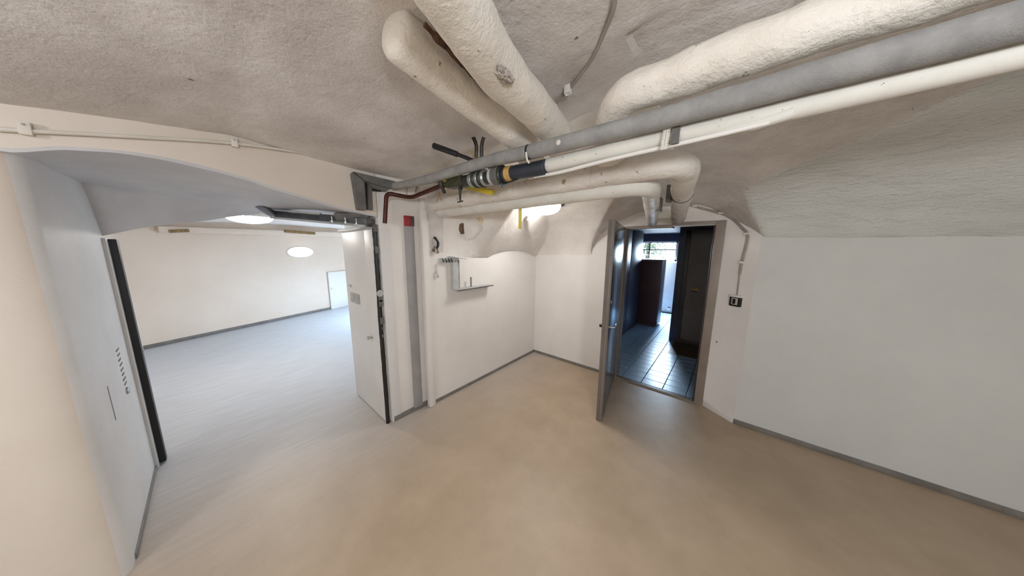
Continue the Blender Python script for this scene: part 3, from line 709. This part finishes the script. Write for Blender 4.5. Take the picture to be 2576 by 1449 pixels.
sd = lathe('smoke_alarm', [(.045, 0), (.05, .008), (.05, .022), (.042, .032), (.002, .034)], on_ceiling(1410, 509, .0), (0, -.4, -1), M['foam_dark'], n=24); tag(sd, 'dark round alarm on the vault beside the nook lamp', 'alarm')

# ------------------------------------------------------------------ door_1: dark leaf standing open into the room
d1 = st(empty('door_1', (-.97, 3.25, 0)))
ha, he = Vector((-.975, 3.245, 0)), Vector((-.775, 2.285, 0))
dv = (he-ha).normalized(); dnn = Vector((dv.y, -dv.x, 0)); dnn = dnn if dnn.x > 0 else -dnn
def leafbox(name, s0, s1, t0, t1, z0, z1, m, parent=None, bevel=.003):
    bm = bmesh.new(); mt = Matrix((dv, -dnn, Vector((0, 0, 1)))).transposed().to_4x4(); mt.translation = ha
    # local x along leaf, local y towards the back (-normal)
    add_box(bm, (s0, t0, z0), (s1, t1, z1), bevel, mt); return obj(name, bm, m, parent or d1)
DL = (he-ha).length
lf = leafbox('leaf', 0.0, DL-.004, .0, .05, .008, 1.885, M['leaf'])
leafbox('edge', DL-.004, DL, -.002, .052, .006, 1.888, M['leafedge'])
leafbox('edge_bead', DL, DL+.006, .012, .022, .01, 1.885, M['jamb'])
leafbox('back_facing', .0, DL, .05, .056, .008, 1.885, M['leafedge'])
def leafpt(s, z, t=0): return ha+dv*s-dnn*t+Vector((0, 0, z))
lp = leafpt(DL-.09, .92, 0)
bm = bmesh.new(); add_lathe(bm, [(.02, 0), (.02, .006), (.008, .008), (.008, .045)], lp, dnn, 14); add_bar(bm, lp+dnn*.042, lp+dnn*.042-dv*.12, .012, .018, bevel=.004); obj('handle', bm, M['chrome'], d1)
lathe('lock_rosette', [(.022, 0), (.022, .006), (.012, .008), (.012, .004)], leafpt(DL-.09, 1.16), dnn, M['chrome'], d1, n=16)
lathe('door_stop', [(.016, 0), (.016, .03), (.012, .036)], leafpt(DL-.10, .92, .056), -dnn, M['black'], d1, n=12)
# frame (jambs) in the wall
fr = st(empty('trim_5', (-.1, 3.25, 0)))
box('jamb', (-.135, 3.225, 0), (-.06, 3.38, 1.905), M['jamb'], fr, bevel=.004)
box('jamb_bead', (-.15, 3.26, 0), (-.132, 3.38, 1.875), M['jamb_in'], fr, bevel=.003)
box('jamb', (-1.02, 3.235, 0), (-.965, 3.38, 1.88), M['jamb'], fr, bevel=.004)
box('head', (-1.02, 3.235, 1.865), (-.50, 3.38, 1.90), M['jamb'], fr, bevel=.004)
box('head', (-.50, 3.230, 1.885), (-.06, 3.38, 1.92), M['jamb'], fr, bevel=.004)
box('threshold', (-.97, 3.24, -.002), (-.13, 3.30, .012), M['jamb'], fr, bevel=.003)
box('threshold_gap', (-.97, 3.298, -.01), (-.13, 3.325, .004), M['groove'], fr)

# ------------------------------------------------------------------ hall behind the door
hf = st(box('floor.001', (-2.2, 3.30, -.12), (.9, 8.0, -.012), M['grout']))
tm = bmesh.new(); TW, TD = .235, .155
add_box(tm, (-TW/2+.004, -TD/2+.004, -.012), (TW/2-.004, TD/2-.004, 0), .0015)
tme = bpy.data.meshes.new('tile'); tm.to_mesh(tme); tm.free(); tme.materials.append(M['tile'])
x = -.686-TW/2-TW*4; cnt = 0
cols = [-.686-TW/2+TW*k for k in range(-4, 4)]
y = 3.33+TD/2
while y < 7.55:
    for cxp in cols:
        if cxp-TW/2 > -.135 or (y > 5.2 and cxp > -.5): continue
        t = bpy.data.objects.new('tile', tme); t.location = (cxp, y, random.uniform(-.0008, .0008)); C.objects.link(t); t.parent = hf; cnt += 1
    y += TD
bf = st(box('floor.002', (-.60, 4.62, -.012), (.75, 5.30, .004), M['hallfloor']))
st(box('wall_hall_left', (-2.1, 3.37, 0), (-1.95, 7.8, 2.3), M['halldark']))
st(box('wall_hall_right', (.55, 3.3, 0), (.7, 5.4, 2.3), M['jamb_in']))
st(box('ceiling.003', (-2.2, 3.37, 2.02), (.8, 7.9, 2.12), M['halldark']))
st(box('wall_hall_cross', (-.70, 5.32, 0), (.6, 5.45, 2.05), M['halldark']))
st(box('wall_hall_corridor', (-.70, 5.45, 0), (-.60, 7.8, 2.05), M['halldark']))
# end wall pieces around the window
EY = 7.62
wl = lambda px, py: PY(px, py, EY)
a, b = wl(1620, 608), wl(1708, 655)
WX0, WX1, WZ0, WZ1 = -1.86, -1.02, 1.33, 1.83
st(box('wall_hall_end', (-2.1, EY, 0), (-.6, EY+.14, WZ0), M['hallwall']))
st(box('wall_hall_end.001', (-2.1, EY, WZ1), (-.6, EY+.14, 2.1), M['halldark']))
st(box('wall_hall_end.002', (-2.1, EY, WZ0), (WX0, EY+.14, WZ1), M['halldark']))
st(box('wall_hall_end.003', (WX1, EY, WZ0), (-.6, EY+.14, WZ1), M['hallwall']))
win = st(empty('window_1', (-1.45, EY+.07, WZ0)))
box('frame', (WX0, EY+.04, WZ0), (WX0+.04, EY+.09, WZ1), M['white'], win); box('frame', (WX1-.04, EY+.04, WZ0), (WX1, EY+.09, WZ1), M['white'], win)
box('frame', (WX0, EY+.04, WZ0), (WX1, EY+.09, WZ0+.04), M['white'], win); box('frame', (WX0, EY+.04, WZ1-.04), (WX1, EY+.09, WZ1), M['white'], win)
box('transom', (WX0, EY+.045, 1.60), (WX1, EY+.085, 1.625), M['foam_dark'], win); box('mullion', (WX0+.19, EY+.045, WZ0), (WX0+.215, EY+.085, WZ1), M['foam_dark'], win)
box('pane', (WX0+.03, EY+.062, WZ0+.03), (WX1-.03, EY+.066, WZ1-.03), M['glass'], win)
# tree outside
tr = empty('tree', (-2.35, 10.5, 0), 'leafy tree outside the small hall window', 'tree')
bm = bmesh.new(); add_tube(bm, [(-2.35, 10.5, -.3), (-2.33, 10.5, 1.0), (-2.3, 10.5, 2.0)], [.09, .07, .04], n=8); obj('trunk', bm, M['trunk'], tr)
bm = bmesh.new()
for k in range(500):
    c = Vector((-2.3, 10.5, 1.75))+Vector((random.gauss(0, .28), random.gauss(0, .22), random.gauss(0, .26)))
    q = Vector((random.uniform(-1, 1), random.uniform(-1, 1), random.uniform(-1, 1))).normalized()*.05; r_ = q.orthogonal().normalized()*.025
    bm.faces.new([bm.verts.new(c-q), bm.verts.new(c+r_), bm.verts.new(c+q), bm.verts.new(c-r_)])
obj('foliage', bm, M['leafgreen'], tr)
# dark red cupboard door standing before the window
cr = empty('hall_cupboard', (-1.3, 6.1, 0), 'dark red tall cupboard in the hall below the window', 'cupboard')
box('body', (-1.93, 5.99, .04), (-1.03, 6.35, 1.42), M['cabred'], cr, bevel=.01)
box('door', (-1.92, 5.965, .12), (-1.48, 5.99, 1.40), M['cabred'], cr, bevel=.004); box('door', (-1.47, 5.965, .12), (-1.04, 5.99, 1.40), M['cabred'], cr, bevel=.004)
box('plinth', (-1.92, 6.0, 0), (-1.06, 6.33, .05), M['jamb_in'], cr)
lathe('knob', [(.012, 0), (.012, .012), (.018, .018), (.004, .026)], (-1.40, 5.966, .75), (0, -1, 0), M['ringdark'], cr, n=12)
# tall dark wardrobe side at left, seen past the leaf
tw = empty('hall_wardrobe', (-1.75, 4.9, 0), 'tall dark blue wardrobe at the left of the hall', 'wardrobe')
box('carcass', (-1.94, 4.3, .0), (-1.42, 5.90, 2.0), M['halldark'], tw, bevel=.006); box('door', (-1.42, 4.32, .06), (-1.40, 5.08, 1.97), M['halldark'], tw, bevel=.003); box('door', (-1.42, 5.10, .06), (-1.40, 5.88, 1.97), M['halldark'], tw, bevel=.003)
# inner door in the cross wall
d4 = st(empty('door_4', (-.35, 5.32, 0)))
box('frame', (-.60, 5.29, 0), (-.53, 5.33, 1.95), M['jamb_in'], d4, bevel=.004); box('frame', (.30, 5.29, 0), (.37, 5.33, 1.95), M['jamb_in'], d4, bevel=.004); box('frame', (-.60, 5.29, 1.90), (.37, 5.33, 1.97), M['jamb_in'], d4, bevel=.004)
box('leaf', (-.53, 5.305, .07), (.30, 5.33, 1.90), M['halldoor'], d4); box('sill', (-.60, 5.28, 0), (.37, 5.33, .07), M['jamb_in'], d4, bevel=.004)
hp = PY(1748, 728, 5.30)
box('handle_plate', (-.05, -.008, -.018), (.07, .006, .022), M['label'], d4, bevel=.003, mtx=Matrix.Translation(hp)); bar('handle', hp+Vector((-.045, -.03, -.035)), hp+Vector((.035, -.03, -.032)), .016, .016, M['ringdark'], d4, bevel=.004)
# white end door with chrome handle
d5 = st(empty('door_5', (-1.0, 7.6, 0)))
box('leaf', (-1.22, 7.585, .02), (-.74, 7.615, 1.30), M['doorwhite'], d5, bevel=.004)
hp = PY(1683, 775, 7.58); bm = bmesh.new(); add_lathe(bm, [(.03, 0), (.03, .01), (.012, .014), (.012, .05), (.03, .06), (.03, .075), (.005, .08)], hp, (0, -1, 0), 14); obj('knob', bm, M['chrome'], d5)

# ------------------------------------------------------------------ light switch and its conduit by the door
dgn = Vector((-.16, -.25, 0)).normalized()    # outward normal of the splay
def diag(px, py, off=0):
    p0_ = Vector((-.06, 3.25, 0))+dgn*off; d = ray(px, py); n_ = Vector((-.16, -.25, 0)).normalized(); return EYE+d*((p0_-EYE).dot(n_)/d.dot(n_))
sw = empty('light_switch', diag(1853, 757), 'black and white rotary light switch on the wall right of the door', 'switch')
ex = Vector((.25, -.16, 0)).normalized()
def dgbox(name, c, hx, hz, t0, t1, m, parent, bevel=.003):
    mt = Matrix((ex, dgn, Vector((0, 0, 1)))).transposed().to_4x4(); mt.translation = c
    bm = bmesh.new(); add_box(bm, (-hx, t0, -hz), (hx, t1, hz), bevel, mt); return obj(name, bm, m, parent)
c = diag(1853, 757)
dgbox('housing', c, .044, .05, -.01, .028, M['black'], sw, .006); dgbox('top_cap', c+Vector((0, 0, .046)), .045, .010, -.01, .030, M['white'], sw, .003)
dgbox('dial_plate', c+Vector((0, 0, -.002)), .026, .032, .026, .032, M['frame_light'], sw); dgbox('rocker', c+Vector((0, 0, -.002)), .010, .024, .030, .040, M['black'], sw)
cd = empty('conduit', diag(1860, 700), 'thin painted conduit arching over the door down to the light switch', 'conduit')
cpath = [PY(1690, 517, 3.235), PY(1730, 516, 3.235), PY(1765, 524, 3.235), PY(1815, 537, 3.235), PY(1835, 546, 3.23), diag(1850, 556, .012), diag(1868, 574, .012), diag(1881, 590, .012), diag(1875, 625, .012), diag(1866, 662, .012), diag(1861, 690, .012)]
tube('pipe', densify(smooth_path(cpath), .03), .010, M['cable_grey'], cd, n=10)
tube('wire', [diag(1861, 688, .01), diag(1854, 745, .01)], .005, M['cable_grey'], cd, n=8)
for q in (PY(1748, 519, 3.235), PY(1814, 536, 3.235), diag(1879, 588, .012), diag(1866, 660, .012)):
    box('clip', (-.022, -.012, -.009), (.022, .012, .009), M['cable'], cd, bevel=.003, mtx=Matrix.Translation(q))
for q in (diag(1803, 860), diag(1780, 908)):
    o = lathe('wall_plug', [(.008, 0), (.008, .003), (.003, .004)], q, dgn, M['foam_dark'], bpy.data.objects['wall_back.002'], n=10)

# ------------------------------------------------------------------ things on the nook's left wall
XW = -2.25
def nw(px, py, off=0): return PX(px, py, XW+off)
sh = empty('wall_shelf', nw(1180, 720), 'small grey L-shaped bracket shelf on the nook wall', 'shelf')
c0, c1 = nw(1132, 648), nw(1153, 725)
box('upright', (XW, c0.y, c1.z), (XW+.05, c1.y-.03, c0.z), M['frame_light'], sh, bevel=.003)
box('upright_side', (XW, c1.y-.04, c1.z+.01), (XW+.03, c1.y, c0.z-.03), M['foam'], sh, bevel=.003)
s1 = nw(1228, 722)
box('shelf_board', (XW, c0.y+.02, c1.z-.012), (XW+.09, s1.y, c1.z+.006), M['frame_light'], sh, bevel=.003)
box('front_edge', (XW+.088, c0.y+.02, c1.z-.014), (XW+.094, s1.y, c1.z-.006), M['jamb_in'], sh)
extr('top_plate', [(XW+.01, c0.y-.03, c0.z+.01), (XW+.01, c1.y+.03, c0.z-.01), (XW+.09, c1.y+.05, c0.z-.02), (XW+.09, c0.y, c0.z)], (0, 0, .008), M['frame_light'], sh)
bo = empty('metal_peg', nw(1185, 720, .05), 'short dark-rimmed metal peg standing on the bracket shelf', 'peg')
pb = nw(1185, 716, .05); lathe('peg', [(.012, 0), (.012, .004), (.009, .006), (.009, .10), (.012, .102), (.012, .108), (.004, .109)], (pb.x, pb.y, c1.z+.006), (0, 0, 1), M['jamb'], bo, n=14)
hr = empty('hook_rail', nw(1128, 655), 'short dark metal hook rail at the top of the bracket shelf', 'hook rail')
h0_, h1_ = nw(1107, 655, .01), nw(1150, 655, .01)
bar('rail', h0_, h1_, .02, .05, M['frame_light'], hr, bevel=.004)
for k in range(6):
    p = h0_.lerp(h1_, (k+.5)/6)+Vector((.014, 0, 0)); tube('hook', smooth_path([p+Vector((0, 0, .018)), p+Vector((.012, 0, 0)), p+Vector((.018, 0, -.014)), p+Vector((.028, 0, -.004))]), .005, M['ringdark'], hr, n=6)
G_H = 'old wall hooks left of the bracket shelf'
h = tube('wall_hook', smooth_path([nw(1092, 597, .01), nw(1098, 603, .03), nw(1102, 612, .03), nw(1100, 622, .02), nw(1096, 626, .01)]), .012, M['ringdark'], n=8, wob=.003, wsc=30); tag(h, 'dark curved metal hook, highest on the nook wall edge', 'hook')
h = empty('wall_hook', nw(1094, 630), 'pale rusty three-pronged hook below the dark curved hook', 'hook')
for dy, dz in ((-.03, -.01), (0, -.03), (.02, -.035)):
    p = nw(1094, 628, .012); tube('prong', smooth_path([p+Vector((0, 0, .03)), p+Vector((.01, dy*.6, 0)), p+Vector((.02, dy, dz))]), [.007]*7+[.014]*6, M['hole'] if dy else M['frame_light'], h, n=8, wob=.003, wsc=30)
h = tube('wall_hook', smooth_path([nw(1097, 665, .008), nw(1098, 678, .008), nw(1099, 688, .015), nw(1103, 696, .02), nw(1098, 697, .012)]), [.003]*8+[.008]*17, M['frame_light'], n=8); tag(h, 'small pale ring hook, lowest on the nook wall edge', 'hook')
# broken plaster on the white slope of the nook
def sur(px, py, off=.004):
    d = ray(px, py); t = 1.0
    for _ in range(3000):
        p = EYE+d*t
        if p.x < XW or p.z > z_ceiling(p.x, p.y): break
        t += .002
    return p-d*off/ max(d.length, 1e-6)
def patch(name, pts, thick, m, label):
    cen = sum((Vector(p) for p in pts), Vector())/len(pts)
    v = [p for p in pts]+[cen+(EYE-cen).normalized()*thick]
    n = len(pts); bm = bmesh.new(); vs = [bm.verts.new(p) for p in v]
    for k in range(n): bm.faces.new((vs[k], vs[(k+1) % n], vs[n]))
    bm.faces.new(vs[:n][::-1]); o = obj(name, bm, m); return o
ph = empty('plaster_hole', sur(1180, 580), 'broken plaster patch with brown hole high on the nook wall', 'plaster hole')
o = patch('hole', [sur(*q, .0) for q in ((1154, 560), (1168, 558), (1171, 590), (1158, 590), (1153, 578))], .006, M['hole'], ''); o.parent = ph; o.matrix_parent_inverse = ph.matrix_basis.inverted()
o = patch('flap', [sur(*q, .0) for q in ((1168, 558), (1200, 552), (1214, 565), (1214, 578), (1196, 600), (1176, 606), (1170, 590))], .07, M['wall'], ''); o.parent = ph; o.matrix_parent_inverse = ph.matrix_basis.inverted()
o = patch('stain', [sur(*q, .0) for q in ((1196, 548), (1208, 545), (1216, 552), (1216, 562), (1206, 562))], .012, M['stain'], ''); o.parent = ph; o.matrix_parent_inverse = ph.matrix_basis.inverted()

pr = empty('plaster_hole', on_ceiling(2380, 60), 'brown crumbling plaster gap between the wide pipe and grey pipe, upper right', 'plaster hole')
for pts in (((2200, 110), (2290, 85), (2400, 55), (2470, 10), (2560, -10), (2560, 40), (2450, 70), (2330, 110), (2240, 130)), ((2420, 20), (2500, 0), (2530, 30), (2470, 60))):
    o = patch('rubble', [on_ceiling(*q, .0) for q in pts], .03, M['hole'], ''); o.parent = pr; o.matrix_parent_inverse = pr.matrix_basis.inverted()
# ------------------------------------------------------------------ far-room fittings
fb = empty('timber_beam', far_pt(600, 585), 'white boxed beam with exposed timber along the top of the far wall', 'beam')
a, b = far_pt(395, 577, .06), far_pt(858, 590, .06)
bar('boxing', a, b, .12, .10, M['farwall'], fb, bevel=.01)
a1, b1 = far_pt(716, 581, .13), far_pt(792, 587, .13); bar('timber', a1, b1, .05, .06, M['wood'], fb, bevel=.006)
a1, b1 = far_pt(425, 582, .13), far_pt(475, 580, .13); bar('timber', a1, b1, .04, .05, M['wood'], fb, bevel=.006)
lc = empty('low_cupboard', far_pt(855, 780), 'low white cupboard door at the right end of the far wall', 'cupboard')
a, b = far_pt(832, 778), far_pt(905, 778); a.z = b.z = 0
extr('door', [a+fn*.035, b+fn*.035, b+fn*.004, a+fn*.004], (0, 0, .98), M['white'], lc, .005)
box('knob', (-.012, -.012, -.012), (.012, .012, .012), M['chrome'], lc, bevel=.004, mtx=Matrix.Translation(a+fn*.04+fd*.06+Vector((0, 0, .55))))
# unseen window added on the solid right-hand wall, around the far-room area light

wlp = empty('wall_glow', far_pt(756, 634, .03), 'glowing oval on the far wall of the far room', 'lamp')  # bright spot on the far wall, built as a glowing oval
wc = far_pt(756, 634, 0); bm = bmesh.new(); bmesh.ops.create_uvsphere(bm, u_segments=28, v_segments=14, radius=1)
mt = Matrix((fd, fn, Vector((0, 0, 1)))).transposed().to_4x4(); mt.translation = wc+fn*.005
bmesh.ops.transform(bm, matrix=mt @ Matrix.Diagonal((.27, .05, .12, 1)), verts=bm.verts); obj('diffuser', bm, lampmat('wall_oval_glow', (1, .97, .93), 5), wlp)
bm = bmesh.new(); bmesh.ops.create_uvsphere(bm, u_segments=28, v_segments=10, radius=1); bmesh.ops.transform(bm, matrix=mt @ Matrix.Diagonal((.285, .02, .135, 1)), verts=bm.verts); obj('backplate', bm, M['white'], wlp)
w2 = st(empty('added_window', (-6.2, 3.74, 1.1)))  # added frame and pane, out of view, dressing the area light
for lo, hi in (((-6.95, 3.70, 1.05), (-6.89, 3.75, 1.85)), ((-5.51, 3.70, 1.05), (-5.45, 3.75, 1.85)), ((-6.95, 3.70, 1.05), (-5.45, 3.75, 1.11)), ((-6.95, 3.70, 1.79), (-5.45, 3.75, 1.85)), ((-6.23, 3.71, 1.05), (-6.17, 3.75, 1.85))):
    box('frame', lo, hi, M['white'], w2)
box('pane', (-6.9, 3.735, 1.1), (-5.5, 3.745, 1.8), M['glass'], w2)
